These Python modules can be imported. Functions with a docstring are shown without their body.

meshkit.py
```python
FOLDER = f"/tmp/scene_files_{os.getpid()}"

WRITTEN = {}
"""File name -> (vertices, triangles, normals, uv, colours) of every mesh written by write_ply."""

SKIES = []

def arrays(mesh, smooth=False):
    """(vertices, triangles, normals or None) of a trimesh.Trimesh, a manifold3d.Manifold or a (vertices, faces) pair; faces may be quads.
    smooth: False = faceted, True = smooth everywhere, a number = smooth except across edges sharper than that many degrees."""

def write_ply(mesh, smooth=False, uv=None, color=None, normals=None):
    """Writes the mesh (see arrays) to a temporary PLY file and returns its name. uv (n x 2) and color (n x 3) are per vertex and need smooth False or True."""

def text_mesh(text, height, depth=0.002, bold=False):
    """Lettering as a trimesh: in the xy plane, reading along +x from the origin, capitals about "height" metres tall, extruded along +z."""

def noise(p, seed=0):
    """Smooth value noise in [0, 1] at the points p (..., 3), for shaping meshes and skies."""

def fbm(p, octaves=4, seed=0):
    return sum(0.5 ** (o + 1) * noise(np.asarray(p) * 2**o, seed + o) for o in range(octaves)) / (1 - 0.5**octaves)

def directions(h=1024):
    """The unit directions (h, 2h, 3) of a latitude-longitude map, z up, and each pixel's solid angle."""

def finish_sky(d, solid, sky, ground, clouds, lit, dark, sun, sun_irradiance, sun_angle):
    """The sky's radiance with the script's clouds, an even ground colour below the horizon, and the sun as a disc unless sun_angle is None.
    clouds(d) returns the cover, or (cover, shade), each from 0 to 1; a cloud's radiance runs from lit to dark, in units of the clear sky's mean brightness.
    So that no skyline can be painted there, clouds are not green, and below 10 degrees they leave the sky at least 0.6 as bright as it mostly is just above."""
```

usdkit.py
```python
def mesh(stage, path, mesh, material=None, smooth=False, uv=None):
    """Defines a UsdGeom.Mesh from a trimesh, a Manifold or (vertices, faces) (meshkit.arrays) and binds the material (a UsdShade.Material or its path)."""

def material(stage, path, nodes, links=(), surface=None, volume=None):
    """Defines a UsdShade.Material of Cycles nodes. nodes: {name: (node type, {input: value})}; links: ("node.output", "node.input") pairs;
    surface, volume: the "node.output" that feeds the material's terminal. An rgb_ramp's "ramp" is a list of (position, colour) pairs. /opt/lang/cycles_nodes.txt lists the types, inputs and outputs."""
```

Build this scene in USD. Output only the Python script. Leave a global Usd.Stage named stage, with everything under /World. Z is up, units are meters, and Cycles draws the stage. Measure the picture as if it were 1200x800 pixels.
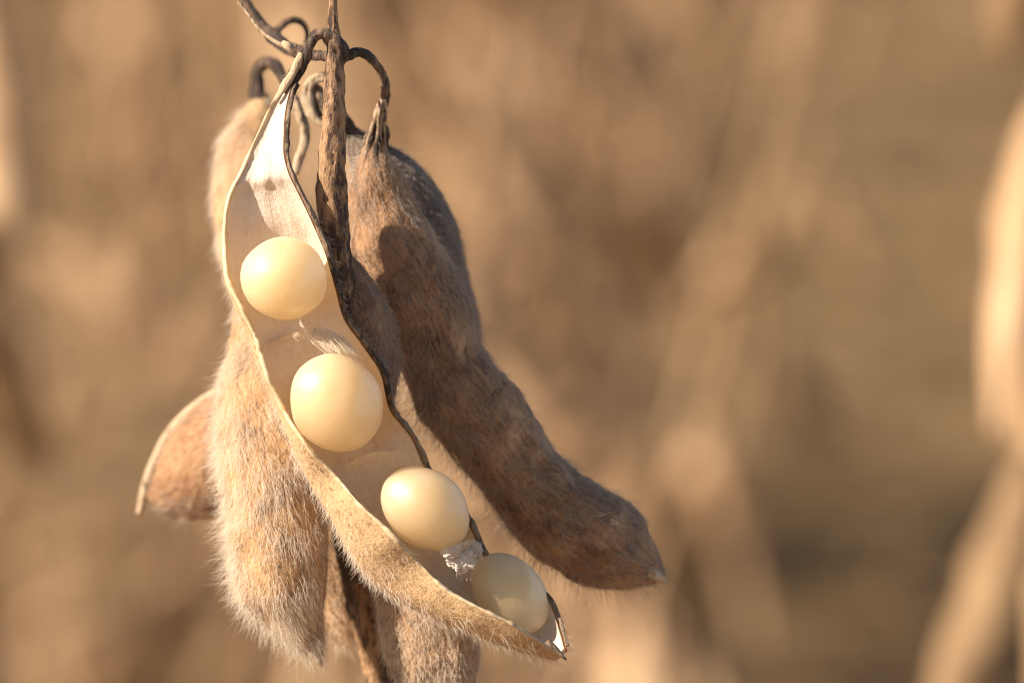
import math
import numpy as np
import trimesh
import usdkit, meshkit
from scipy.interpolate import PchipInterpolator, CubicSpline
from pxr import Usd, UsdGeom, UsdLux, UsdShade, Gf, Sdf, Vt

stage = Usd.Stage.CreateInMemory()
UsdGeom.SetStageUpAxis(stage, UsdGeom.Tokens.z)
UsdGeom.SetStageMetersPerUnit(stage, 1.0)
UsdGeom.Xform.Define(stage, '/World')
UsdGeom.Scope.Define(stage, '/World/Looks')

# ------------------------------------------------------------------ camera, sky, sun, exposure
PITCH = math.radians(10.0)
DIST = 0.5                                   # camera to the plane of focus
PX = 0.09 / 1200                             # metres per unit of drawing at the plane of focus
F = np.array([0.0, 0.0, 0.55])               # the point the camera looks at
RIGHT = np.array([1.0, 0, 0])
FWD = np.array([0, math.cos(PITCH), -math.sin(PITCH)])
BACK = -FWD
UP = np.array([0, math.sin(PITCH), math.cos(PITCH)])
CAM = F - FWD * DIST
EXPOSURE = 1.05
SUN_CAM = np.array([-0.79, 0.51, 0.32])
SUN_INTENSITY = 1.2
SKY_STRENGTH = 0.05

cam = UsdGeom.Camera.Define(stage, '/World/camera')
m = Gf.Matrix4d(*RIGHT, 0, *UP, 0, *BACK, 0, *CAM, 1)
cam.AddTransformOp().Set(m)
cam.CreateFocalLengthAttr(100.0)
cam.CreateHorizontalApertureAttr(100.0 * 0.09 / DIST)
cam.CreateVerticalApertureAttr(100.0 * 0.06 / DIST)
cam.CreateFStopAttr(9.5)
cam.CreateFocusDistanceAttr(DIST - 25 * PX)
cam.CreateClippingRangeAttr((0.02, 1000.0))
cam.CreateExposureAttr(EXPOSURE)

sun_dir = SUN_CAM[0] * RIGHT + SUN_CAM[1] * UP + SUN_CAM[2] * BACK
sun_dir /= np.linalg.norm(sun_dir)
dome = UsdLux.DomeLight.Define(stage, '/World/sky')
dome.GetPrim().SetCustomDataByKey('kind', 'structure')
skym = usdkit.material(stage, '/World/Looks/sky_look', {
    'sky': ('sky_texture', {'sky_type': 'single_scattering', 'sun_disc': False, 'sun_elevation': float(math.asin(sun_dir[2])),
                            'sun_rotation': float(math.atan2(sun_dir[0], sun_dir[1]))}),
    'bg': ('background_shader', {'strength': SKY_STRENGTH})}, [('sky.color', 'bg.color')], surface='bg.background')
UsdShade.MaterialBindingAPI.Apply(dome.GetPrim()).Bind(skym)
sun = UsdLux.DistantLight.Define(stage, '/World/sun')
sun.CreateIntensityAttr(SUN_INTENSITY)
sun.CreateNormalizeAttr(True)
sun.CreateAngleAttr(0.5)
sun.CreateColorAttr(Gf.Vec3f(1.0, 0.885, 0.73))
zax = sun_dir
xax = np.cross([0, 0, 1.0], zax); xax /= np.linalg.norm(xax)
yax = np.cross(zax, xax)
sun.AddTransformOp().Set(Gf.Matrix4d(*xax, 0, *yax, 0, *zax, 0, 0, 0, 0, 1))

# ------------------------------------------------------------------ helpers
rng = np.random.default_rng(7)
used = {}


def numbered(path):
    n = used.get(path, 0)
    used[path] = n + 1
    return path if n == 0 else f'{path}_{n:03d}'


def tag(prim, label=None, cat=None, group=None, kind=None):
    prim = prim.GetPrim() if hasattr(prim, 'GetPrim') else prim
    for k, v in (('label', label), ('category', cat), ('group', group), ('kind', kind)):
        if v:
            prim.SetCustomDataByKey(k, v)
    return prim


def thing(name, label, cat, loc, group=None, kind=None, parent='/World'):
    x = UsdGeom.Xform.Define(stage, numbered(f'{parent}/{name}'))
    x.AddTranslateOp().Set(Gf.Vec3d(*map(float, loc)))
    tag(x, label, cat, group, kind)
    x.loc = np.asarray(loc, float)
    return x


def part(name, parent, mesh, mat, smooth=True, uv=None, off=None):
    path = numbered(f'{parent.GetPath()}/{name}')
    if isinstance(mesh, tuple):
        mesh = (np.asarray(mesh[0]) - (parent.loc if off is None else off), mesh[1])
    return usdkit.mesh(stage, path, mesh, mat, smooth=smooth, uv=uv)


def hairs(name, parent, pts, widths, mat, label=None):
    """pts (n, k, 3) world, widths (k,)"""
    n, k, _ = pts.shape
    path = numbered(f'{parent.GetPath()}/{name}')
    c = UsdGeom.BasisCurves.Define(stage, path)
    c.CreateTypeAttr('linear')
    c.CreatePointsAttr(Vt.Vec3fArray.FromNumpy((pts - parent.loc).reshape(-1, 3).astype(np.float32)))
    c.CreateCurveVertexCountsAttr(Vt.IntArray.FromNumpy(np.full(n, k, np.int32)))
    w = np.broadcast_to(np.asarray(widths), (n, k)).reshape(-1).astype(np.float32)
    c.CreateWidthsAttr(Vt.FloatArray.FromNumpy(w))
    c.SetWidthsInterpolation('vertex')
    UsdShade.MaterialBindingAPI.Apply(c.GetPrim()).Bind(mat)
    tag(c, kind='stuff', label=label)
    return c


def P(px, py, z=0.0):
    """a place at the plane of the pods: across, down, and towards the camera (all in drawing units of PX metres)"""
    px, py, z = (np.asarray(a, float) for a in (px, py, z))
    k = 1 - z * PX / DIST
    return F + (((px - 600) * k)[..., None] * RIGHT + ((400 - py) * k)[..., None] * UP + z[..., None] * BACK) * PX


def resample(rows, n, power=1.0):
    a = np.asarray(rows, float)
    mid = (a[:, 0:2] + a[:, 2:4]) / 2 if a.shape[1] >= 4 else a[:, :2]
    t = np.concatenate([[0], np.cumsum(np.linalg.norm(np.diff(mid, axis=0), axis=1) + 1e-6)])
    t /= t[-1]
    s = np.linspace(0, 1, n)
    return PchipInterpolator(t, a, axis=0)(s), s


def grid_faces(nv, nu, wrap=True):
    i, j = np.meshgrid(np.arange(nv - 1), np.arange(nu if wrap else nu - 1), indexing='ij')
    j2 = (j + 1) % nu if wrap else j + 1
    q = np.stack([i * nu + j, i * nu + j2, (i + 1) * nu + j2, (i + 1) * nu + j], -1).reshape(-1, 4)
    return np.vstack([q[:, [0, 1, 2]], q[:, [0, 2, 3]]])


def grid_normals(G, wrap):
    """unit normals of a grid of points (nv, nu, 3), pointing along dv x du or its opposite as the caller fixes"""
    if wrap:
        du = np.roll(G, -1, 1) - np.roll(G, 1, 1)
    else:
        du = np.gradient(G, axis=1)
    dv = np.gradient(G, axis=0)
    n = np.cross(du, dv)
    n /= np.linalg.norm(n, axis=-1, keepdims=True) + 1e-15
    t = dv / (np.linalg.norm(dv, axis=-1, keepdims=True) + 1e-15)
    return n, t


def orient(v, f):
    m = trimesh.Trimesh(v, f, process=False)
    return f[:, ::-1] if m.volume < 0 else f


def pod_grid(rows, nv=120, nu=48, depth=0.85, ridge=(0.0,), ridge_h=3.0, bump=1.6, seed=0, seeds=None, seed_h=0.0):
    """rows: left x, left y, right x, right y, z of the middle. A closed pod as a grid of rings."""
    a, s = resample([r[:5] for r in rows], nv)
    C, A = (a[:, 0:2] + a[:, 2:4]) / 2, (a[:, 2:4] - a[:, 0:2]) / 2
    w = np.linalg.norm(A, axis=1)
    # rounded ends: the last rings close to a point
    th = np.arange(nu) / nu * 2 * np.pi
    c, sn = np.cos(th), np.sin(th)
    dep = w * depth
    X = C[:, None, 0] + A[:, None, 0] * c
    Y = C[:, None, 1] + A[:, None, 1] * c
    Z = a[:, None, 4] + dep[:, None] * sn
    # fine unevenness, a seam on the sutures
    q = np.stack([X, Y, Z], -1)
    nz = (meshkit.fbm(q / 26.0 + seed * 7.7, 4, seed) - 0.5) * 2 * bump * 1.8 + (meshkit.fbm(np.stack([np.broadcast_to(th * 4.0, X.shape), np.broadcast_to(s[:, None] * 16, X.shape), X * 0], -1) + seed, 3, seed + 5) - 0.5) * bump * 2.2
    for r in ridge:
        d = (th - r + np.pi) % (2 * np.pi) - np.pi
        nz = nz + ridge_h * np.exp(-(d / 0.13) ** 2)[None, :] * np.minimum(1, w / 20)[:, None]
    nz *= np.minimum(1, w / 15)[:, None]
    out = np.stack([c[None] * A[:, None, 0] / (w[:, None] + 1e-9), c[None] * A[:, None, 1] / (w[:, None] + 1e-9), np.broadcast_to(sn, X.shape)], -1)
    q = q + out * nz[..., None]
    G = P(q[..., 0], q[..., 1], q[..., 2])
    return G, s, th


def pod_mesh(G):
    nv, nu, _ = G.shape
    v = np.vstack([G.reshape(-1, 3), G[0].mean(0), G[-1].mean(0)])
    f = grid_faces(nv, nu)
    j = np.arange(nu)
    cap0 = np.stack([np.full(nu, nv * nu), (j + 1) % nu, j], 1)
    cap1 = np.stack([np.full(nu, nv * nu + 1), (nv - 1) * nu + j, (nv - 1) * nu + (j + 1) % nu], 1)
    f = np.vstack([f, cap0, cap1])
    f = orient(v, f)
    uu, vv = np.meshgrid(np.abs(np.arange(nu) / nu * 2 - 1), np.linspace(0, 1, nv))
    uv = np.vstack([np.stack([uu, vv], -1).reshape(-1, 2), [[0.5, 0], [0.5, 1]]])
    return (v, f), uv


def fur(G, n, length, lift, lay, seed, wrap=True, spread=0.35, curl=0.35, k=4, keep=None, out_center=None, jitter=0.5, sag=0.0, nflip=False):
    r = np.random.default_rng(seed)
    N, T = grid_normals(G, wrap)
    if out_center is not None:
        s = np.sign(((G - out_center) * N).sum(-1, keepdims=True))
        N = N * np.where(np.median(s) < 0, -1, 1)
    if nflip:
        N = -N
    nv, nu, _ = G.shape
    G2 = np.concatenate([G, G[:, :1]], 1) if wrap else G
    area = np.linalg.norm(np.cross(G2[1:, :-1] - G2[:-1, :-1], G2[:-1, 1:] - G2[:-1, :-1]), axis=-1)
    if keep is not None:
        area = area * keep[:area.shape[0], :area.shape[1]]
    p = area.ravel() / area.sum()
    idx = r.choice(len(p), n, p=p)
    i, j = np.divmod(idx, area.shape[1])
    a, b = r.random((2, n, 1))
    j2 = (j + 1) % nu if wrap else j + 1

    def bl(Q):
        return (Q[i, j] * (1 - a) + Q[i + 1, j] * a) * (1 - b) + (Q[i, j2] * (1 - a) + Q[i + 1, j2] * a) * b
    root, nn, tt = bl(G), bl(N), bl(T)
    nn /= np.linalg.norm(nn, axis=1, keepdims=True) + 1e-12
    d0 = nn * lift + tt * lay + r.normal(size=(n, 3)) * spread
    d0 /= np.linalg.norm(d0, axis=1, keepdims=True)
    d1 = r.normal(size=(n, 3)) * curl + tt * lay * 0.5 - np.array([0, 0, sag])
    L = length * (1 + jitter * (r.random((n, 1)) * 2 - 1)) * PX
    t = np.linspace(0, 1, k)[None, :, None]
    pts = (root - nn * 0.3 * PX)[:, None] + L[:, None] * (d0[:, None] * t + d1[:, None] * t * t * 0.6)
    return pts


def tube(points, radii, sides=10, knobs=0.0, seed=0, n=None, ends=True):
    """a round stalk through drawing-unit points (x, y, z); radii in drawing units"""
    p = np.asarray(points, float)
    t = np.concatenate([[0], np.cumsum(np.linalg.norm(np.diff(p, axis=0), axis=1))])
    n = n or max(8, int(t[-1] / 4))
    s = np.linspace(0, t[-1], n)
    q = CubicSpline(t, p, axis=0)(s) if len(p) > 2 else np.stack([np.interp(s, t, p[:, i]) for i in range(3)], 1)
    rr = PchipInterpolator(t, np.broadcast_to(np.asarray(radii, float), (len(p),)))(s)
    d = np.gradient(q, axis=0)
    d /= np.linalg.norm(d, axis=1, keepdims=True)
    a = np.cross(d, [0.13, 0.2, 1.0]); a /= np.linalg.norm(a, axis=1, keepdims=True)
    b = np.cross(d, a)
    th = np.arange(sides) / sides * 2 * np.pi
    rad = np.broadcast_to(rr[:, None], (n, sides)).copy()
    g = q[:, None] + rad[..., None] * (np.cos(th)[None, :, None] * a[:, None] + np.sin(th)[None, :, None] * b[:, None])
    if knobs:
        k = 1 + knobs * ((meshkit.fbm(g / 9.0 + seed * 3.1, 3, seed) - 0.5) * 1.4 + (meshkit.fbm(np.stack([np.broadcast_to(th * 3, rad.shape), np.broadcast_to(s[:, None] / 40, rad.shape), rad * 0], -1) + seed, 2, seed + 3) - 0.5) * 1.4)
        g = q[:, None] + (rad * k)[..., None] * (np.cos(th)[None, :, None] * a[:, None] + np.sin(th)[None, :, None] * b[:, None])
    return P(g[..., 0], g[..., 1], g[..., 2])


# ------------------------------------------------------------------ materials
LOOK = '/World/Looks/'


def pod_look(name, light, mid, dark, bias=0.5, rough=0.75, scale=1.0, trans=0.0):
    """dry pod skin: streaks that run along the pod, blotches and dark specks"""
    n = {
        'uv': ('texture_coordinate', {}),
        'mp': ('mapping', {'scale': (9.0, 5.0, 1.0)}),
        'streak': ('noise_texture', {'scale': 4.0 * scale, 'detail': 6.0, 'roughness': 0.65, 'distortion': 0.6}),
        'geo': ('geometry', {}),
        'blot': ('noise_texture', {'scale': 260.0 * scale, 'detail': 5.0, 'roughness': 0.62}),
        'fine': ('noise_texture', {'scale': 2600.0, 'detail': 4.0, 'roughness': 0.7}),
        'mixf': ('mix_float', {'fac': 0.55}),
        'ramp': ('rgb_ramp', {'ramp': [(0.0, dark), (max(0.05, bias - 0.15), dark), (bias, mid), (min(0.97, bias + 0.15), light), (1.0, light)]}),
        'spk': ('rgb_ramp', {'ramp': [(0.0, (0.3, 0.28, 0.27)), (0.36, (0.45, 0.42, 0.4)), (0.46, (1, 1, 1)), (1.0, (1.15, 1.12, 1.1))]}),
        'mul': ('mix_color', {'blend_type': 'multiply', 'fac': 0.8}),
        'bmp': ('bump', {'strength': 0.7, 'distance': 0.00025}),
        'p': ('principled_bsdf', {'roughness': rough, 'specular_ior_level': 0.25, 'sheen_weight': 0.15, 'sheen_roughness': 0.5}),
    }
    l = [('uv.UV', 'mp.vector'), ('mp.vector', 'streak.vector'), ('geo.position', 'blot.vector'), ('geo.position', 'fine.vector'),
         ('streak.fac', 'mixf.a'), ('blot.fac', 'mixf.b'), ('mixf.result', 'ramp.fac'), ('fine.fac', 'spk.fac'), ('ramp.color', 'mul.a'), ('spk.color', 'mul.b'),
         ('mul.result', 'p.base_color'), ('fine.fac', 'bmp.height'), ('bmp.normal', 'p.normal')]
    surf = 'p.BSDF'
    if trans:
        n['tr'] = ('translucent_bsdf', {})
        n['mx'] = ('mix_closure', {'fac': trans})
        l += [('mul.result', 'tr.color'), ('p.BSDF', 'mx.closure1'), ('tr.BSDF', 'mx.closure2')]
        surf = 'mx.closure'
    return usdkit.material(stage, LOOK + name, n, l, surface=surf)


def hair_look(name, color, color2):
    return usdkit.material(stage, LOOK + name, {
        'hi': ('hair_info', {}), 'ramp': ('rgb_ramp', {'ramp': [(0.0, color2), (0.5, color), (1.0, color)]}),
        'wn': ('noise_texture', {'scale': 900.0, 'detail': 1.0}), 'geo': ('geometry', {}),
        'd': ('diffuse_bsdf', {}), 't': ('translucent_bsdf', {}), 'g': ('glossy_bsdf', {'roughness': 0.45, 'color': (0.7, 0.7, 0.7)}),
        'm1': ('mix_closure', {'fac': 0.45}), 'm2': ('mix_closure', {'fac': 0.08})},
        [('hi.intercept', 'ramp.fac'), ('ramp.color', 'd.color'), ('ramp.color', 't.color'), ('d.BSDF', 'm1.closure1'), ('t.BSDF', 'm1.closure2'),
         ('m1.closure', 'm2.closure1'), ('g.BSDF', 'm2.closure2')], surface='m2.closure')


def stalk_look(name, light, dark, thr=0.48, scale=500.0):
    """woody stalk: pale skin flaking over a dark brown core, streaked along its length"""
    mid = tuple((a + b) / 2 for a, b in zip(light, dark))
    return usdkit.material(stage, LOOK + name, {
        'geo': ('geometry', {}), 'mp': ('mapping', {'scale': (1.0, 1.0, 0.3)}),
        'n': ('noise_texture', {'scale': scale * 3.5, 'detail': 5.0, 'roughness': 0.75}),
        'big': ('noise_texture', {'scale': scale * 0.45, 'detail': 3.0}),
        'mix': ('mix_float', {'fac': 0.45}),
        'ramp': ('rgb_ramp', {'ramp': [(0.0, dark), (thr - 0.04, dark), (thr, mid), (thr + 0.05, light), (1.0, light)]}),
        'bmp': ('bump', {'strength': 1.0, 'distance': 0.0005}),
        'p': ('principled_bsdf', {'roughness': 0.65, 'specular_ior_level': 0.35})},
        [('geo.position', 'mp.vector'), ('mp.vector', 'n.vector'), ('mp.vector', 'big.vector'), ('n.fac', 'mix.a'), ('big.fac', 'mix.b'), ('mix.result', 'ramp.fac'),
         ('ramp.color', 'p.base_color'), ('n.fac', 'bmp.height'), ('bmp.normal', 'p.normal')], surface='p.BSDF')


def plain_look(name, a, b, scale, rough=0.8, trans=0.0, random=False):
    n = {'geo': ('geometry', {}), 'n': ('noise_texture', {'scale': scale, 'detail': 5.0, 'roughness': 0.6}),
         'ramp': ('rgb_ramp', {'ramp': [(0.0, a), (0.35, a), (0.65, b), (1.0, b)]}),
         'p': ('principled_bsdf', {'roughness': rough, 'specular_ior_level': 0.3})}
    l = [('geo.position', 'n.vector'), ('n.fac', 'ramp.fac'), ('ramp.color', 'p.base_color')]
    surf = 'p.BSDF'
    if trans:
        n['tr'] = ('translucent_bsdf', {})
        n['mx'] = ('mix_closure', {'fac': trans})
        l += [('ramp.color', 'tr.color'), ('p.BSDF', 'mx.closure1'), ('tr.BSDF', 'mx.closure2')]
        surf = 'mx.closure'
    if random:
        n['oi'] = ('geometry', {}); n['rr'] = ('rgb_ramp', {'ramp': [(0.0, (0.55, 0.55, 0.55)), (1.0, (1.25, 1.2, 1.1))]})
        n['ml'] = ('mix_color', {'blend_type': 'multiply', 'fac': 1.0})
        l = [x for x in l if x[1] != 'p.base_color'] + [('oi.random_per_island', 'rr.fac'), ('ramp.color', 'ml.a'), ('rr.color', 'ml.b'), ('ml.result', 'p.base_color')]
    return usdkit.material(stage, LOOK + name, n, l, surface=surf)


M = {}
M['brown_pod'] = pod_look('brown_pod_skin', (0.52, 0.30, 0.155), (0.29, 0.155, 0.078), (0.075, 0.047, 0.036), 0.48)
M['grey_pod'] = pod_look('grey_pod_skin', (0.30, 0.20, 0.13), (0.16, 0.11, 0.08), (0.06, 0.05, 0.045), 0.52)
M['tan_pod'] = pod_look('tan_pod_skin', (0.58, 0.37, 0.19), (0.40, 0.22, 0.10), (0.10, 0.06, 0.038), 0.48)
M['speckled_pod'] = pod_look('speckled_pod_skin', (0.52, 0.34, 0.20), (0.36, 0.22, 0.125), (0.09, 0.07, 0.06), 0.49)
M['amber_pod'] = pod_look('amber_pod_skin', (0.46, 0.28, 0.15), (0.32, 0.15, 0.06), (0.085, 0.045, 0.03), 0.51)
M['outer_valve'] = pod_look('outer_valve_skin', (0.62, 0.40, 0.21), (0.54, 0.33, 0.165), (0.24, 0.14, 0.08), 0.36, trans=0.12)
M['dark_valve'] = pod_look('dark_valve_skin', (0.44, 0.25, 0.145), (0.26, 0.13, 0.07), (0.07, 0.045, 0.035), 0.48)
M['rim'] = plain_look('valve_rim_fibre', (0.72, 0.52, 0.30), (0.80, 0.64, 0.42), 900.0, 0.6, 0.15)
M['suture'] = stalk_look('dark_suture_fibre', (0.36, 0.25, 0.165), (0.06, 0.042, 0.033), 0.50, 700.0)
M['stalk'] = stalk_look('stem_bark', (0.43, 0.25, 0.13), (0.07, 0.037, 0.024), 0.53, 420.0)
M['dark_stalk'] = stalk_look('dark_stalk_bark', (0.27, 0.165, 0.105), (0.05, 0.033, 0.026), 0.53, 600.0)
M['pale_stalk'] = stalk_look('pale_stalk_bark', (0.66, 0.48, 0.31), (0.14, 0.085, 0.055), 0.45, 700.0)
M['white_hair'] = hair_look('white_pod_hair', (0.92, 0.86, 0.76), (0.88, 0.78, 0.64))
M['grey_hair'] = hair_look('grey_pod_hair', (0.74, 0.66, 0.57), (0.58, 0.48, 0.39))
M['tan_hair'] = hair_look('tan_pod_hair', (0.88, 0.76, 0.60), (0.80, 0.64, 0.46))
M['lining'] = usdkit.material(stage, LOOK + 'valve_lining', {
    'geo': ('geometry', {}), 'uv': ('texture_coordinate', {}), 'mp': ('mapping', {'scale': (5.0, 60.0, 1.0)}), 'mp2': ('mapping', {'scale': (26.0, 9.0, 1.0), 'rotation': (0, 0, 0.5)}),
    'n': ('noise_texture', {'scale': 350.0, 'detail': 5.0, 'roughness': 0.6}), 'v': ('noise_texture', {'scale': 1.2, 'detail': 5.0, 'roughness': 0.65, 'distortion': 1.2}),
    'v2': ('noise_texture', {'scale': 1.6, 'detail': 5.0, 'roughness': 0.7, 'distortion': 0.8}), 'f': ('noise_texture', {'scale': 2200.0, 'detail': 4.0, 'roughness': 0.7}),
    'm1': ('mix_float', {'fac': 0.4}), 'm2': ('mix_float', {'fac': 0.35}), 'bh': ('mix_float', {'fac': 0.5}),
    'ramp': ('rgb_ramp', {'ramp': [(0.0, (0.55, 0.37, 0.25)), (0.33, (0.72, 0.51, 0.37)), (0.45, (0.84, 0.69, 0.56)), (0.6, (0.89, 0.80, 0.71)), (1.0, (0.91, 0.85, 0.77))]}),
    'b': ('bump', {'strength': 0.75, 'distance': 0.0003}), 'p': ('principled_bsdf', {'roughness': 0.42, 'specular_ior_level': 0.5}), 't': ('translucent_bsdf', {}), 'mx': ('mix_closure', {'fac': 0.2})},
    [('geo.position', 'n.vector'), ('geo.position', 'f.vector'), ('uv.UV', 'mp.vector'), ('uv.UV', 'mp2.vector'), ('mp.vector', 'v.vector'), ('mp2.vector', 'v2.vector'),
     ('n.fac', 'm1.a'), ('v.fac', 'm1.b'), ('m1.result', 'm2.a'), ('v2.fac', 'm2.b'), ('m2.result', 'ramp.fac'), ('ramp.color', 'p.base_color'), ('ramp.color', 't.color'),
     ('v2.fac', 'bh.a'), ('f.fac', 'bh.b'), ('bh.result', 'b.height'), ('b.normal', 'p.normal'),
     ('p.BSDF', 'mx.closure1'), ('t.BSDF', 'mx.closure2')], surface='mx.closure')
M['scrap'] = plain_look('membrane_scrap', (0.74, 0.64, 0.52), (0.86, 0.78, 0.68), 1500.0, 0.9, 0.3)
M['membrane'] = usdkit.material(stage, LOOK + 'papery_membrane', {
    'uv': ('texture_coordinate', {}), 'mp': ('mapping', {'scale': (16.0, 1.6, 1.0)}), 'n': ('noise_texture', {'scale': 1.6, 'detail': 6.0, 'roughness': 0.7, 'distortion': 0.8}),
    'xyz': ('separate_xyz', {}), 'off': ('math', {'math_type': 'multiply_add', 'value2': -0.55, 'value3': 0.18}), 'sum': ('math', {'math_type': 'add'}),
    'ex': ('math', {'math_type': 'pingpong', 'value2': 0.5}), 'ex2': ('map_range', {'from_min': 0.0, 'from_max': 0.22, 'to_min': -0.35, 'to_max': 0.0, 'clamp': True}), 'sum2': ('math', {'math_type': 'add'}),
    'a': ('rgb_ramp', {'ramp': [(0.0, (0, 0, 0)), (0.28, (0.04, 0.04, 0.04)), (0.5, (0.45, 0.45, 0.45)), (0.62, (1, 1, 1)), (1.0, (1, 1, 1))]}),
    'p': ('principled_bsdf', {'base_color': (0.88, 0.78, 0.64), 'roughness': 0.35}), 't': ('translucent_bsdf', {'color': (0.88, 0.76, 0.6)}), 'm': ('mix_closure', {'fac': 0.45}),
    'tp': ('transparent_bsdf', {}), 'mx': ('mix_closure', {})},
    [('uv.UV', 'mp.vector'), ('mp.vector', 'n.vector'), ('uv.UV', 'xyz.vector'), ('xyz.y', 'off.value1'), ('n.fac', 'sum.value1'), ('off.value', 'sum.value2'),
     ('xyz.x', 'ex.value1'), ('ex.value', 'ex2.value'), ('sum.value', 'sum2.value1'), ('ex2.result', 'sum2.value2'), ('sum2.value', 'a.fac'),
     ('p.BSDF', 'm.closure1'), ('t.BSDF', 'm.closure2'), ('a.color', 'mx.fac'), ('tp.BSDF', 'mx.closure1'), ('m.closure', 'mx.closure2')], surface='mx.closure')


def bean_look(name, c1, c2):
    return usdkit.material(stage, LOOK + name, {
        'geo': ('geometry', {}), 'n': ('noise_texture', {'scale': 260.0, 'detail': 5.0, 'roughness': 0.62}), 'f': ('noise_texture', {'scale': 1500.0, 'detail': 3.0}),
        'ramp': ('rgb_ramp', {'ramp': [(0.0, c1), (0.3, c1), (0.7, c2), (1.0, c2)]}),
        'b': ('bump', {'strength': 0.22, 'distance': 0.00016}),
        'p': ('principled_bsdf', {'roughness': 0.46, 'specular_ior_level': 0.6, 'subsurface_weight': 0.85, 'subsurface_scale': 0.0024, 'subsurface_radius': (0.9, 0.85, 0.7)})},
        [('geo.position', 'n.vector'), ('geo.position', 'f.vector'), ('n.fac', 'ramp.fac'), ('ramp.color', 'p.base_color'), ('f.fac', 'b.height'), ('b.normal', 'p.normal')], surface='p.BSDF')


M['bean'] = bean_look('cream_bean_coat', (0.70, 0.38, 0.18), (0.79, 0.465, 0.25))
M['pale_bean'] = bean_look('pale_bean_coat', (0.72, 0.42, 0.195), (0.78, 0.48, 0.245))
M['soil'] = usdkit.material(stage, LOOK + 'field_soil', {
    'geo': ('geometry', {}), 'mp': ('mapping', {'scale': (0.4, 1.9, 1.0)}), 'n': ('noise_texture', {'scale': 2.2, 'detail': 6.0, 'roughness': 0.6}), 'f': ('noise_texture', {'scale': 60.0, 'detail': 6.0, 'roughness': 0.65}), 'mix': ('mix_float', {'fac': 0.45}),
    'ramp': ('rgb_ramp', {'ramp': [(0.0, (0.045, 0.034, 0.014)), (0.40, (0.065, 0.047, 0.02)), (0.50, (0.22, 0.135, 0.064)), (0.60, (0.42, 0.265, 0.135)), (1.0, (0.46, 0.295, 0.15))]}),
    'b': ('bump', {'strength': 0.8, 'distance': 0.02}), 'p': ('principled_bsdf', {'roughness': 0.95, 'specular_ior_level': 0.1})},
    [('geo.position', 'mp.vector'), ('mp.vector', 'n.vector'), ('geo.position', 'f.vector'), ('n.fac', 'mix.a'), ('f.fac', 'mix.b'), ('mix.result', 'ramp.fac'), ('ramp.color', 'p.base_color'), ('f.fac', 'b.height'), ('b.normal', 'p.normal')], surface='p.BSDF')
M['straw'] = plain_look('dry_litter', (0.27, 0.16, 0.075), (0.54, 0.355, 0.185), 40.0, 0.8, random=True)
M['field_pod'] = plain_look('field_pod_skin', (0.43, 0.255, 0.135), (0.64, 0.435, 0.26), 60.0, 0.8)
M['field_pod_dark'] = plain_look('field_pod_dark_skin', (0.17, 0.10, 0.05), (0.32, 0.20, 0.10), 60.0, 0.8)
M['field_stem'] = plain_look('field_stem_bark', (0.38, 0.22, 0.11), (0.60, 0.40, 0.225), 40.0, 0.8)

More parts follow.
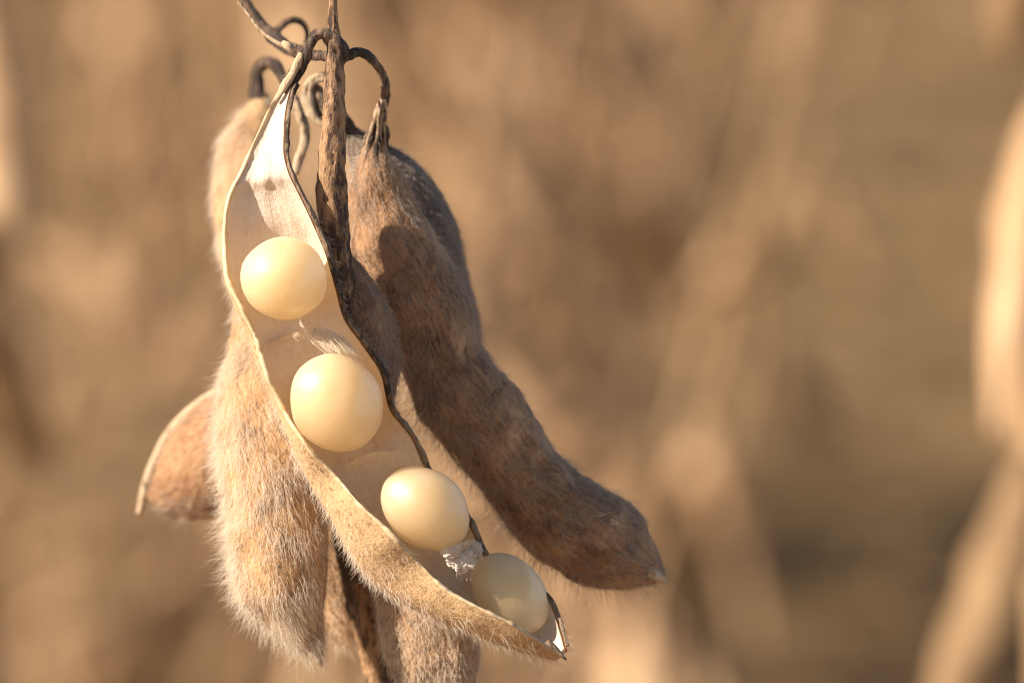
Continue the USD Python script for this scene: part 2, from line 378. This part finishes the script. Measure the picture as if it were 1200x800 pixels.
# ------------------------------------------------------------------ the setting: ground, litter, the field of dry plants
gx = np.concatenate([np.linspace(-60, -4, 30), np.linspace(-3.9, 3.9, 120), np.linspace(4, 60, 30)])
gy = np.concatenate([np.linspace(-20, -2, 12), np.linspace(-1.9, 8, 150), np.linspace(8.2, 120, 40)])
GX, GY = np.meshgrid(gx, gy)
GZ = (meshkit.fbm(np.stack([GX * 1.7, GY * 1.7, GX * 0], -1), 5, 3) - 0.5) * 0.09 - 0.03
v = np.stack([GX, GY, GZ], -1)
g = usdkit.mesh(stage, '/World/ground', (v.reshape(-1, 3), grid_faces(len(gy), len(gx), False)[:, ::-1]), M['soil'], smooth=True)
tag(g, kind='structure')


def ground_z(x, y):
    return (meshkit.fbm(np.stack([x * 1.7, y * 1.7, x * 0], -1), 5, 3) - 0.5) * 0.09 - 0.03


# litter of stalk pieces and shed leaves
r = np.random.default_rng(21)
n = 6500
lx, ly = r.uniform(-2.2, 2.2, n), r.uniform(0.3, 7.0, n)
ll, lw, la, lt = r.uniform(0.03, 0.16, n), r.uniform(0.002, 0.012, n), r.uniform(0, math.pi, n), r.normal(0, 0.15, n)
c, s_ = np.cos(la), np.sin(la)
d = np.stack([c * ll / 2, s_ * ll / 2, lt * ll / 2], 1)
w = np.stack([-s_ * lw / 2, c * lw / 2, lw * 0.3 * r.normal(size=n)], 1)
base = np.stack([lx, ly, ground_z(lx, ly) + r.uniform(0.004, 0.03, n)], 1)
up_ = np.array([0, 0, 1.0]) * (lw * 0.35)[:, None]
V = np.stack([base - d - w, base - d + w, base + d + w, base + d - w, base - d + up_, base + d + up_], 1).reshape(-1, 3)
k = (np.arange(n) * 6)[:, None, None]
FL = (np.array([[0, 4, 5], [0, 5, 3], [1, 2, 5], [1, 5, 4], [0, 1, 4], [3, 5, 2], [0, 3, 2], [0, 2, 1]])[None] + k).reshape(-1, 3)
g = usdkit.mesh(stage, '/World/straw_litter', (V, FL), M['straw'])
tag(g, 'scattered broken straw and shed leaves lying on the field soil', 'litter', kind='stuff')


def small_pod(base, dirv, length, width, bend, seed):
    r = np.random.default_rng(seed)
    nv, nu = 9, 7
    t = np.linspace(0, 1, nv)
    side = np.cross(dirv, r.normal(size=3)); side /= np.linalg.norm(side)
    nor = np.cross(side, dirv)
    c = base + dirv * (t * length)[:, None] + side * (bend * length * t * t)[:, None]
    wd = width / 2 * np.sin(np.pi * np.clip(t * 0.96 + 0.03, 0, 1)) ** 0.5 * (1 + 0.13 * np.cos(t * 6 * np.pi - np.pi * 0.1))
    th = np.arange(nu) / nu * 2 * np.pi
    G = c[:, None] + wd[:, None, None] * (np.cos(th)[None, :, None] * side + 0.62 * np.sin(th)[None, :, None] * nor)
    return pod_mesh(G)[0]


def line_tube(p, rad, sides=6):
    p = np.asarray(p); d = np.gradient(p, axis=0); d /= np.linalg.norm(d, axis=1, keepdims=True)
    a = np.cross(d, [0.31, 0.95, 0.05]); a /= np.linalg.norm(a, axis=1, keepdims=True); b = np.cross(d, a)
    th = np.arange(sides) / sides * 2 * np.pi
    G = p[:, None] + np.broadcast_to(rad, (len(p),))[:, None, None] * (np.cos(th)[None, :, None] * a[:, None] + np.sin(th)[None, :, None] * b[:, None])
    return pod_mesh(G)[0]


stage.CreateClassPrim('/World/Looks/plants')


class Here:
    loc = np.zeros(3)


def make_plant(k):
    r = np.random.default_rng(100 + k)
    path = f'/World/Looks/plants/soybean_plant_{k:03d}'
    x = UsdGeom.Xform.Define(stage, path)
    h = r.uniform(0.68, 0.9)
    z = np.linspace(-0.06, h, 14)
    bx = np.cumsum(r.normal(0, 0.004, 14)) + z * r.normal(0, 0.05)
    by = np.cumsum(r.normal(0, 0.004, 14)) + z * r.normal(0, 0.05)
    line = np.stack([bx, by, z], 1)
    usdkit.mesh(stage, path + '/stem', line_tube(line, np.linspace(0.0042, 0.0014, 14)), M['field_stem'], smooth=True)
    lines = [(line, 0.12)]
    for b in range(r.integers(1, 4)):
        i = r.integers(3, 7)
        a = r.uniform(0, 2 * math.pi)
        t = np.linspace(0, 1, 8)
        L = r.uniform(0.25, 0.45)
        q = line[i] + np.stack([np.cos(a) * L * 0.35 * t ** 0.7, np.sin(a) * L * 0.35 * t ** 0.7, L * t], 1)
        usdkit.mesh(stage, f'{path}/branch' + (f'_{b:03d}' if b else ''), line_tube(q, np.linspace(0.0026, 0.001, 8), 5), M['field_stem'], smooth=True)
        lines.append((q, 0.0))
    cnt = 0
    for ln, lo in lines:
        for zz in np.arange(0.06 if lo else 0.05, 0.99, 0.055 if lo else 0.13):
            f = zz * (len(ln) - 1); i = int(f); base = ln[i] * (1 - f + i) + ln[min(i + 1, len(ln) - 1)] * (f - i)
            for q in range(r.integers(1, 5)):
                a = r.uniform(0, 2 * math.pi)
                out = np.array([math.cos(a), math.sin(a), 0])
                dv = out * r.uniform(0.25, 0.8) + np.array([0, 0, -1.0 if r.random() < 0.8 else 0.3]); dv /= np.linalg.norm(dv)
                mesh = small_pod(base + out * 0.006, dv, r.uniform(0.038, 0.056), r.uniform(0.009, 0.0125), r.uniform(-0.25, 0.25), int(r.integers(1e9)))
                usdkit.mesh(stage, f'{path}/pod' + (f'_{cnt:03d}' if cnt else ''), mesh, M['field_pod'] if r.random() < 0.65 else M['field_pod_dark'], smooth=True)
                cnt += 1
    return path


PROTOS = [make_plant(k) for k in range(6)]


def place_plant(px, dist, rot, proto, label, group=None, scale=1.0):
    x_ = (px - 600) * PX / DIST * dist
    y_ = CAM[1] + dist * math.cos(PITCH)
    z_ = float(ground_z(np.array(x_), np.array(y_)))
    o = UsdGeom.Xform.Define(stage, numbered('/World/soybean_plant'))
    o.AddTranslateOp().Set(Gf.Vec3d(float(x_), float(y_), z_))
    o.AddRotateZOp().Set(float(rot))
    o.AddScaleOp().Set(Gf.Vec3f(scale, scale, scale))
    o.GetPrim().GetReferences().AddInternalReference(PROTOS[proto])
    o.GetPrim().SetInstanceable(True)
    tag(o, label, 'plant', group)


r = np.random.default_rng(5)
place_plant(1382, 0.74, 165, 5, 'bright dry soybean plant standing at the right edge of the picture')
place_plant(1440, 1.15, 130, 1, 'dry soybean plant leaning in just behind the bright right-edge plant')
place_plant(-188, 0.95, 0, 5, 'dry soybean plant with pale pods at the left edge of the picture')
place_plant(215, 1.35, 20, 3, 'tall tan soybean plant left of the pods, behind the left-edge plant')
FIELD = ((400, 500, 1.2, 1.6, 2, 'blurred tan soybean plant rising close behind the big brown pod', 'plants close behind the big brown pod'),
         (430, 690, 2.2, 3.2, 20, 'soft tan soybean plant seen past the big brown pod in the second row', 'second row behind the big brown pod'),
         (-60, 290, 1.9, 2.8, 3, 'blurred brown soybean plant left of the pods', 'plants left of the pods'),
         (-300, 1500, 4.4, 8.0, 46, 'blurred dry brown soybean plant in the far rows of the field', 'plants in the far rows'))
for x0, x1, d0, d1, cnt, lab, grp in FIELD:
    for k in range(cnt):
        place_plant(r.uniform(x0, x1), r.uniform(d0, d1), r.uniform(0, 360), int(r.integers(6)), lab, grp, r.uniform(0.85, 1.1))

# the same rows go on beyond the left edge, towards the sun
for k in range(26):
    d_ = r.uniform(1.1, 3.6)
    place_plant(600 - r.uniform(0.11 * d_ + 0.02, 1.5) / (PX / DIST * d_), d_, r.uniform(0, 360), int(r.integers(6)), 'dry soybean plant of the rows that go on past the left edge', 'rows past the left edge', r.uniform(0.85, 1.1))

# ------------------------------------------------------------------ the stem
def grid_part(name, parent, G, mat, wrap=True):
    mesh, uv = pod_mesh(G)
    return part(name, parent, mesh, mat, True, uv)


stem = thing('soybean_plant', 'upright brown speckled soybean stem that all the ripe pods hang from', 'plant', P(390, 60, -30))
stem_pts = [(391, -60, 4), (390, 0, 4), (391, 50, 5), (392, 110, 5), (390, 170, 2), (389, 240, -8), (399, 320, -24), (404, 390, -52), (402, 465, -92), (400, 550, -125), (412, 640, -160), (430, 720, -172), (450, 800, -178), (472, 880, -180)]
stem_r = [4.6, 5.0, 8.5, 12.5, 14.5, 17, 15.5, 14.5, 16, 18, 20, 20, 20, 20]
grid_part('stalk', stem, tube(stem_pts, stem_r, 26, 0.24, 2, n=260), M['stalk'])
grid_part('node', stem, tube([(378, 38, 6), (387, 44, 5), (397, 54, 3), (402, 68, 2)], [6, 9, 10, 6], 14, 0.3, 4), M['dark_stalk'])
# dry flower stalk to the upper left of the node
grid_part('flower_stalk', stem, tube([(279, 2, -8), (289, 14, -8), (302, 32, -5), (318, 46, -2), (333, 54, 0), (347, 57, -2)], [2.2, 2.2, 2.3, 2.5, 3.2, 5], 8, 0.25, 6), M['pale_stalk'])
grid_part('dry_bud', stem, tube([(331, 50, 0), (337, 54, 2), (342, 62, 2)], [3, 5.5, 2.5], 8, 0.5, 7), M['pale_stalk'])
grid_part('withered_twig', stem, tube([(276, -12, -240), (293, 8, -240), (309, 30, -235), (322, 44, -225), (338, 56, -190), (360, 64, -120), (386, 66, -20)], [3, 4, 4.5, 8, 8, 6, 5], 10, 0.6, 8), M['dark_stalk'])
grid_part('curled_tendril', stem, tube([(322, 44, -225), (330, 30, -235), (342, 24, -240), (354, 27, -244), (360, 40, -246), (356, 52, -248)], [6, 4.5, 4, 3.6, 3, 2], 10, 0.6, 9), M['dark_stalk'])

# ------------------------------------------------------------------ closed pods
def closed_pod(name, label, rows, mat, nhair, hair, hl, lift, lay, seed, tip=None, stalk=None, calyx=None, depth=0.85, ridge=(0.0, math.pi), ridge_h=3.0, hair_w=0.6, tipmat='pale_stalk', bump=1.6, extra=None, spread=0.35, stalk_mat='dark_stalk', curl=0.35, nv=130, fringe=None, fringe_mat='tan_hair', patch=0.6):
    G, s, th = pod_grid(rows, nv=nv, depth=depth, ridge=ridge, ridge_h=ridge_h, seed=seed, bump=bump)
    t = thing(name, label, 'seed pod', P(*((np.array(rows[0][0:2]) + np.array(rows[0][2:4])) / 2), rows[0][4]))
    mesh, uv = pod_mesh(G)
    part('shell', t, mesh, M[mat], True, uv)
    center = G.mean(1, keepdims=True)
    if nhair:
        pts = fur(G, nhair, hl, lift, lay, seed + 50, out_center=center, spread=spread, curl=curl, keep=np.clip(0.55 + patch * 2.2 * (meshkit.fbm(G / PX / 34.0, 3, seed) - 0.5), 0.06, 2))
        hairs('hair', t, pts, np.array([1.0, 0.85, 0.6, 0.2]) * hair_w * PX, M[hair])
    if fringe:
        keep = np.exp(-((np.abs(th - math.pi) / 0.5) ** 2))[None] * np.clip((s[:, None] - fringe[2]) / 0.15, 0, 1)
        pts = fur(G, fringe[0], fringe[1], 0.9, 0.35, seed + 90, out_center=center, spread=0.3, curl=0.4, keep=keep)
        hairs('hair', t, pts, np.array([1.0, 0.85, 0.6, 0.2]) * 0.35 * PX, M[fringe_mat])
    if tip:
        grid_part('tip', t, tube(tip[0], tip[1], 10, 0.3, seed), M[tip[2] if len(tip) > 2 else tipmat])
    if stalk:
        grid_part('pod_stalk', t, tube(stalk[0], stalk[1], 14, 0.65, seed + 1), M[stalk_mat])
    if calyx:
        for cp, cr in calyx:
            grid_part('calyx_lobe', t, tube(cp, cr, 8, 0.4, seed + 2), M['pale_stalk'])
    return t, G


right_rows = [(436, 156, 449, 158, -88), (424, 182, 454, 179, -92), (412, 228, 470, 207, -102), (409, 285, 494, 254, -110), (428, 332, 528, 308, -114), (455, 385, 548, 352, -116),
              (476, 440, 564, 404, -118), (494, 485, 592, 442, -122), (528, 528, 622, 485, -128), (566, 574, 652, 532, -134), (600, 620, 702, 570, -140), (642, 660, 740, 597, -146),
              (690, 684, 762, 632, -150), (735, 688, 773, 655, -152), (768, 684, 779, 672, -153)]
t_big, _ = closed_pod('seed_pod', 'big closed brown velvety pod slanting down to the right, pale pointed tip', right_rows, 'brown_pod', 9500, 'grey_hair', 13, 0.2, 1.0, 11, hair_w=0.42, patch=1.6, bump=2.6, fringe=(1500, 24, -1),
           tip=([(744, 662, -146), (758, 668, -142), (770, 674, -142), (782, 682, -142)], [7, 12.5, 7, 1.5]),
           stalk=([(396, 74, 0), (406, 66, -6), (420, 62, -18), (434, 69, -34), (445, 82, -50), (451, 98, -60), (450, 114, -70), (446, 130, -80), (442, 150, -86), (441, 168, -88)], [5.5, 5.2, 5, 5, 5.2, 6, 5.5, 6, 7.5, 8]),
           calyx=[([(448, 116, -66), (441, 133, -73), (436, 150, -77), (431, 166, -80), (429, 176, -82)], [2.5, 3, 2.6, 2, 0.6]), ([(450, 116, -66), (451, 136, -74), (450, 152, -80), (452, 170, -86)], [2.5, 3, 2.4, 0.6]), ([(448, 118, -64), (444, 138, -70), (443, 154, -74), (440, 168, -76)], [1.6, 2.2, 2, 0.6]), ([(449, 118, -65), (448, 134, -71), (446, 150, -75), (447, 164, -80)], [1.4, 1.8, 1.6, 0.5]), ([(446, 122, -66), (438, 142, -76), (433, 158, -82)], [1.2, 1.6, 0.5])])
grid_part('calyx', t_big, tube([(445, 146, -84), (442, 160, -90), (440, 172, -93), (438, 186, -97)], [7, 11.5, 13.5, 11], 18, 0.6, 44), M['dark_stalk'])
back_rows = [(404, 150, 416, 148, -150), (410, 178, 440, 164, -155), (424, 225, 484, 190, -170), (445, 280, 520, 236, -185), (465, 330, 540, 292, -190), (480, 380, 551, 340, -190), (500, 430, 562, 395, -185), (520, 470, 560, 450, -180), (545, 500, 560, 492, -175)]
closed_pod('seed_pod', 'dark grey pod half hidden behind the top of the big brown pod', back_rows, 'grey_pod', 5000, 'grey_hair', 10, 0.3, 1.0, 12,
           stalk=([(386, 118, -80), (394, 128, -110), (402, 140, -135), (411, 156, -152)], [6, 7, 7, 8]))
left_rows = [(302, 112, 314, 108, -360), (281, 134, 320, 128, -355), (259, 170, 330, 165, -340), (251, 215, 332, 215, -315), (256, 270, 330, 270, -280), (265, 318, 335, 315, -235), (277, 352, 338, 345, -200), (272, 400, 345, 385, -165),
             (260, 455, 350, 430, -130), (256, 505, 368, 475, -110), (262, 560, 380, 530, -92), (270, 610, 384, 590, -80), (275, 660, 382, 640, -70), (284, 700, 379, 690, -62), (314, 731, 377, 718, -58), (344, 755, 378, 744, -54), (364, 772, 378, 768, -52)]
closed_pod('seed_pod', 'long pale tan pod thick with white hair, hanging left of the split pod', left_rows, 'tan_pod', 20000, 'white_hair', 15, 0.42, 0.9, 13, depth=0.98, hair_w=0.32, spread=0.28, curl=0.2, nv=170, patch=1.2, fringe=(1800, 20, 0.45), fringe_mat='white_hair',
           tip=([(366, 764, -46), (372, 772, -44), (377, 780, -44)], [5, 4, 1.5]),
           stalk=([(352, 128, -250), (340, 110, -290), (330, 86, -320), (318, 74, -335), (305, 80, -348), (301, 95, -356), (304, 116, -360)], [6, 6, 6, 7, 7, 8, 9]))
small_rows = [(330, 420, 350, 452, -250), (296, 436, 340, 525, -262), (264, 455, 318, 563, -280), (234, 474, 284, 588, -296), (209, 498, 250, 602, -308), (191, 527, 219, 606, -318), (179, 556, 196, 600, -325), (170, 580, 180, 592, -330)]
t_small, G_small = closed_pod('seed_pod', 'short amber pod with a pale seam poking out at the far left', small_rows, 'amber_pod', 2200, 'tan_hair', 12, 0.6, 0.6, 14, ridge=(0.0,), depth=1.1, hair_w=0.4)
grid_part('seam', t_small, tube([(296, 436, -262), (262, 455, -280), (232, 474, -298), (206, 500, -312), (186, 532, -322), (172, 568, -328), (163, 602, -331)], [3, 5, 6, 7, 7, 6, 4], 10, 0.25, 3), M['pale_stalk'])
low_rows = [(418, 636, 470, 612, -140), (426, 662, 520, 636, -130), (440, 700, 552, 684, -115), (447, 745, 562, 735, -104), (460, 790, 560, 780, -100), (485, 835, 550, 830, -100), (515, 872, 535, 870, -100)]
closed_pod('seed_pod', 'speckled tan hairy pod under the split pod, cut by the bottom edge', low_rows, 'speckled_pod', 8000, 'white_hair', 9, 0.5, 0.8, 15, ridge=(1.0,), ridge_h=5, hair_w=0.34, curl=0.2)
dull_rows = [(352, 520, 372, 515, -230), (350, 570, 402, 560, -232), (352, 620, 418, 610, -232), (356, 670, 424, 660, -230), (366, 715, 430, 700, -226), (388, 745, 430, 735, -222), (408, 760, 424, 754, -220)]
closed_pod('seed_pod', 'blurred tan pod end between the white-haired pod and the lower stem', dull_rows, 'tan_pod', 4000, 'tan_hair', 13, 0.6, 0.6, 16)
curl = thing('seed_pod', 'small withered curled pod with a dark hollow beside the upper stem', 'seed pod', P(368, 112, -120))
grid_part('rolled_shell', curl, tube([(384, 146, -150), (372, 142, -152), (362, 128, -152), (359, 108, -152), (368, 93, -152), (381, 90, -150), (392, 99, -140)], [3, 5, 6, 6.5, 6, 5, 3], 14, 0.8, 21), M['pale_stalk'])
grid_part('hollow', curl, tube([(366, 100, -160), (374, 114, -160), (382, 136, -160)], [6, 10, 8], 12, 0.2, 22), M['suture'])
grid_part('pod_stalk', curl, tube([(345, 112, -190), (350, 132, -190), (357, 152, -190), (355, 175, -190), (346, 204, -185)], [4, 6, 5.5, 6, 4], 12, 0.7, 23), M['pale_stalk'])

# ------------------------------------------------------------------ the split pod: a boat of two layers, its folded other valve, rims, membranes
op = thing('split_pod', 'split open soybean pod showing four round beans in its white lining', 'seed pod', P(345, 90, 0))
#        left x,y   right x,y  z  depth phiL phiR
orow = [(345, 80, 353, 84, 0, 4, 178, 362, 3), (329, 108, 338, 112, 4, 4, 184, 356, 4), (314, 139, 333, 143, 6, 4, 188, 352, 7), (298, 172, 332, 175, 8, 5, 190, 350, 12), (284, 202, 338, 203, 9, 6, 188, 352, 16), (276, 219, 344, 216, 8, 6, 187, 354, 15),
        (270, 234, 350, 228, 6, 15, 184, 356, 14), (265, 272, 366, 262, 2, 24, 178, 360, 12), (266, 318, 382, 300, -2, 38, 166, 362, 6), (280, 360, 392, 335, -2, 38, 158, 362, 2), (297, 398, 402, 372, -2, 24, 152, 362, 0), (307, 432, 424, 404, -2, 34, 154, 360, 2),
        (326, 474, 446, 438, -4, 46, 156, 356, 4), (346, 520, 456, 477, -6, 50, 142, 350, 0), (368, 566, 484, 512, -8, 32, 126, 344, 0), (392, 606, 502, 550, -8, 48, 117, 342, 0), (416, 650, 537, 586, -8, 54, 106, 340, 0),
        (450, 688, 556, 622, -8, 40, 101, 342, 0), (494, 714, 572, 655, -6, 46, 103, 342, 0), (540, 735, 618, 680, -4, 50, 106, 338, 0), (584, 751, 645, 704, -2, 44, 106, 338, 0), (622, 764, 656, 740, 0, 26, 100, 350, 0), (655, 771, 662, 765, 2, 5, 95, 365, 0)]


def boat(off, nv=220, nu=56, seed=3, lo=0.0, hi=1.0):
    a, s = resample(orow, nv)
    C, A = (a[:, 0:2] + a[:, 2:4]) / 2, (a[:, 2:4] - a[:, 0:2]) / 2
    w = np.linalg.norm(A, axis=1)
    u = np.linspace(lo, hi, nu)
    # folds and hollows do not run straight across
    s2 = np.clip(s[:, None] + (0.016 * np.sin(np.pi * u) + 0.016 * (meshkit.fbm(np.stack([u * 5, u * 0, u * 0], -1), 3, 12) - 0.5))[None] * np.exp(-((s[:, None] - 0.2) / 0.12) ** 2), 0, 1)
    b4, b5, b8 = (np.interp(s2, s, a[:, i]) for i in (4, 5, 8))
    ph = np.radians(a[:, 6:7] * (1 - u) + a[:, 7:8] * u)
    c, sn = np.cos(ph), np.sin(ph)
    sc = (w + off) / w
    X = C[:, 0:1] + A[:, 0:1] * sc[:, None] * c
    Y = C[:, 1:2] + A[:, 1:2] * sc[:, None] * c
    Z = b4 + (b5 + off) * sn + b8 * c
    q = np.stack([X, Y, Z], -1)
    nz = (meshkit.fbm(q / 22.0, 4, seed) - 0.5) * 3.2
    # the neck of the valve is creased lengthwise
    nz += np.exp(-((s - 0.12) / 0.07) ** 2)[:, None] * (meshkit.fbm(np.stack([np.broadcast_to(u * 6, X.shape), np.broadcast_to(s[:, None] * 6, X.shape), X * 0], -1), 3, 9) - 0.5) * 4
    q[..., 2] += nz * np.minimum(1, w / 20)[:, None]
    return q, s


def sheet(name, parent, q, mat, uv=True):
    G = P(q[..., 0], q[..., 1], q[..., 2])
    nv, nu, _ = G.shape
    uu, vv = np.meshgrid(np.linspace(0, 1, nu), np.linspace(0, 1, nv))
    f = grid_faces(nv, nu, False)
    return part(name, parent, (G.reshape(-1, 3), f), M[mat], True, np.stack([uu, vv], -1).reshape(-1, 2)), G


qi, s_op = boat(0.0)
qo, _ = boat(4.5)
sheet('lining', op, qi, 'lining')
_, G_out = sheet('outer_wall', op, qo, 'outer_valve')
keep = np.ones(G_out.shape[:2])
keep[:40] = 0.15
keep *= np.clip((np.linspace(0, 1, 56) - 0.03) / 0.2, 0.12, 1)[None]
ocen = P(*(resample(orow, 220)[0][:, [0, 1]] * 0.5 + resample(orow, 220)[0][:, [2, 3]] * 0.5).T, resample(orow, 220)[0][:, 4])[:, None]
pts = fur(G_out, 8000, 11, 0.6, 0.6, 70, curl=0.2, wrap=False, keep=keep, out_center=ocen)
hairs('hair', op, pts, np.array([1.0, 0.85, 0.6, 0.2]) * 0.34 * PX, M['white_hair'])
# rims: the cut edge of the valve
rimL = (qi[:, 0] + qo[:, 0]) / 2
rimR = (qi[:, -1] + qo[:, -1]) / 2
sel = np.linspace(4, 217, 60).astype(int)
grid_part('rim', op, tube(rimL[sel], np.interp(sel, [0, 40, 60, 110, 190, 219], [1.6, 2.2, 3.0, 2.8, 2.4, 1.5]), 10, 0.9, 31, n=420), M['rim'])
grid_part('suture', op, tube(rimR[sel] + np.array([2.5, 0, -1]), np.interp(sel, [0, 20, 60, 110, 150, 219], [2.4, 2.6, 3.2, 3.4, 2.8, 1.6]), 12, 1.1, 32, n=420), M['suture'])
grid_part('tip', op, tube([(640, 752, 4), (650, 760, 5), (658, 767, 5), (664, 773, 5)], [5, 4, 2.6, 0.8], 10, 0.4, 33), M['suture'])
# its stalk, arching over from the node
grid_part('pod_stalk', op, tube([(394, 48, 4), (384, 41, 8), (373, 40, 9), (364, 48, 8), (359, 62, 4), (352, 78, -4), (343, 94, -2), (335, 110, -1)], [8, 7.5, 6.5, 6.2, 7, 7, 6, 3.5], 16, 0.75, 34), M['dark_stalk'])
grid_part('stalk_fibre', op, tube([(353, 62, 6), (348, 76, 6), (340, 92, 6), (331, 107, 5), (322, 118, 3)], [3, 4.5, 4.5, 3.5, 1.5], 10, 0.5, 35), M['pale_stalk'])
# the other valve, folded back, seen from outside
vrow = [(372, 268, 384, 262, -38), (378, 300, 408, 296, -44), (384, 335, 430, 326, -48), (390, 370, 452, 358, -50), (400, 408, 464, 400, -50), (424, 440, 466, 436, -48), (443, 474, 462, 468, -46), (462, 505, 474, 500, -44), (484, 535, 490, 531, -42), (496, 549, 498, 547, -42)]
Gv, _, _ = pod_grid(vrow, nv=110, depth=0.8, ridge=(1.75, 0.0), ridge_h=4, seed=17, bump=2.2)
mesh, uv = pod_mesh(Gv)
tag(part('folded_valve', op, mesh, M['dark_valve'], True, uv), 'dark outer side of the folded-back valve')
hairs('valve_hair', op, fur(Gv, 3500, 9, 0.3, 1.0, 71, out_center=Gv.mean(1, keepdims=True)), np.array([1.0, 0.85, 0.6, 0.2]) * 0.55 * PX, M['grey_hair'])


def membrane(pa, pb, sagv, width, nv=22, nu=24, seed=0):
    """torn papery skin stretched between two edges (lists of points)"""
    a = np.asarray(pa, float); b = np.asarray(pb, float)
    ta = np.linspace(0, 1, len(a)); t = np.linspace(0, 1, nu)
    A_ = CubicSpline(ta, a, axis=0)(t) if len(a) > 2 else np.stack([np.interp(t, ta, a[:, i]) for i in range(3)], 1)
    tb = np.linspace(0, 1, len(b))
    B_ = CubicSpline(tb, b, axis=0)(t) if len(b) > 2 else np.stack([np.interp(t, tb, b[:, i]) for i in range(3)], 1)
    s = np.linspace(0, 1, nv)[:, None, None]
    q = A_[None] * (1 - s) + B_[None] * s
    q[..., 2] -= sagv * (np.sin(np.pi * s[..., 0]))
    q += ((meshkit.fbm(q / 10.0 + seed, 3, seed) - 0.5) * width)[..., None] * np.array([0.4, 0.4, 1.0])
    return q


mems = [membrane([(308, 406, -12), (325, 399, -17), (340, 392, -15), (354, 386, -4)], [(313, 412, -14), (330, 407, -19), (346, 401, -18), (360, 394, -8)], 3, 5, seed=1),
        membrane([(350, 388, 10), (368, 383, 20), (388, 388, 24), (408, 400, 14)], [(380, 410, 26), (395, 412, 30), (412, 418, 26), (430, 427, 12)], 2, 9, seed=2),
        membrane([(402, 548, 4), (422, 536, 8), (448, 529, 8), (474, 532, 2)], [(412, 560, -22), (432, 553, -20), (460, 549, -20), (488, 545, -14)], 3, 7, seed=3),
        membrane([(500, 632, 22), (520, 640, 30), (540, 636, 30), (553, 628, 20)], [(515, 648, 10), (532, 655, 14), (548, 650, 14), (560, 642, 6)], -2, 6, seed=4),
        membrane([(528, 655, 18), (538, 648, 24), (550, 644, 24), (560, 640, 14)], [(535, 678, 6), (545, 680, 12), (556, 672, 14), (566, 656, 6)], -3, 9, seed=5),
        ]
for q in mems:
    sheet('membrane', op, q, 'membrane')
r = np.random.default_rng(77)
strands = []
for q, cnt in zip(mems, (40, 170, 60, 50, 30)):
    nv, nu, _ = q.shape
    for _ in range(cnt):
        u0 = r.uniform(0.08, 0.92); u1 = u0 + r.normal(0, 0.16); v0 = r.uniform(-0.05, 0.3); v1 = v0 + r.uniform(0.4, 1.0)
        t = np.linspace(0, 1, 5)
        uu, vv = np.clip(u0 + (u1 - u0) * t, 0, 1) * (nu - 1), np.clip(v0 + (v1 - v0) * t, 0, 1) * (nv - 1)
        strands.append(q[vv.astype(int), uu.astype(int)] + np.cumsum(r.normal(0, 1.4, (5, 3)), axis=0) + np.array([0, 0, 1.5]))
strands = np.array(strands)
ico = trimesh.creation.icosphere(4, 1.0)
for cx, cy, cz, ra, rb, sd in ((541, 656, 20, 18, 14, 1), (556, 645, 10, 10, 12, 2), (530, 646, 26, 13, 9, 4)):
    vv = np.array(ico.vertices)
    nn = meshkit.fbm(vv * 1.7 + sd * 5, 3, sd)
    vv = vv * (0.62 + 0.6 * np.abs(nn - 0.5) * 2 + 0.5 * nn)[:, None] * np.array([ra, rb, 10])
    part('torn_membrane', op, (P(cx + vv[:, 0], cy + vv[:, 1], cz + vv[:, 2]), orient(vv * np.array([1, -1, 1]), np.array(ico.faces))), M['scrap'], True)
hairs('membrane_fibres', op, P(strands[..., 0], strands[..., 1], strands[..., 2]), np.array([0.9, 0.8, 0.7, 0.6, 0.25]) * 0.8 * PX, M['white_hair'])

# ------------------------------------------------------------------ the beans
def bean(label, cx, cy, z, a, b, c, rot, mat, seed):
    m = trimesh.creation.icosphere(5, 1.0)
    v = np.array(m.vertices)
    # a little fuller at one end, not quite round
    v = v * np.array([a, b, c])
    v[:, 0] *= 1 + 0.05 * v[:, 1] / b
    v *= (1 + 0.085 * (meshkit.fbm(v / 42.0 + seed, 2, seed) - 0.5) + 0.008 * (meshkit.fbm(v / 9.0 + seed, 2, seed) - 0.5))[:, None]
    ca, sa = math.cos(math.radians(rot)), math.sin(math.radians(rot))
    x, y = v[:, 0] * ca - v[:, 1] * sa, v[:, 0] * sa + v[:, 1] * ca
    loc = P(cx, cy, z)
    world = P(cx + x, cy + y, z + v[:, 2])
    o = usdkit.mesh(stage, numbered('/World/bean'), (world - loc, orient(world, np.array(m.faces))), M[mat], smooth=True)
    o.AddTranslateOp().Set(Gf.Vec3d(*map(float, loc)))
    tag(o, label, 'bean')


bean('round cream soybean topmost in the split pod', 333, 326, 24, 50, 48, 44, 20, 'bean', 1)
bean('largest cream soybean, second from the top of the split pod', 394, 472, 22, 53, 60, 46, -30, 'bean', 2)
bean('glossy cream soybean third from the top of the split pod', 499, 595, 18, 57, 45, 42, 38, 'bean', 3)
bean('dull greenish-grey soybean lowest in the split pod near its tip', 598, 694, -28, 54, 38, 34, 47, 'pale_bean', 4)
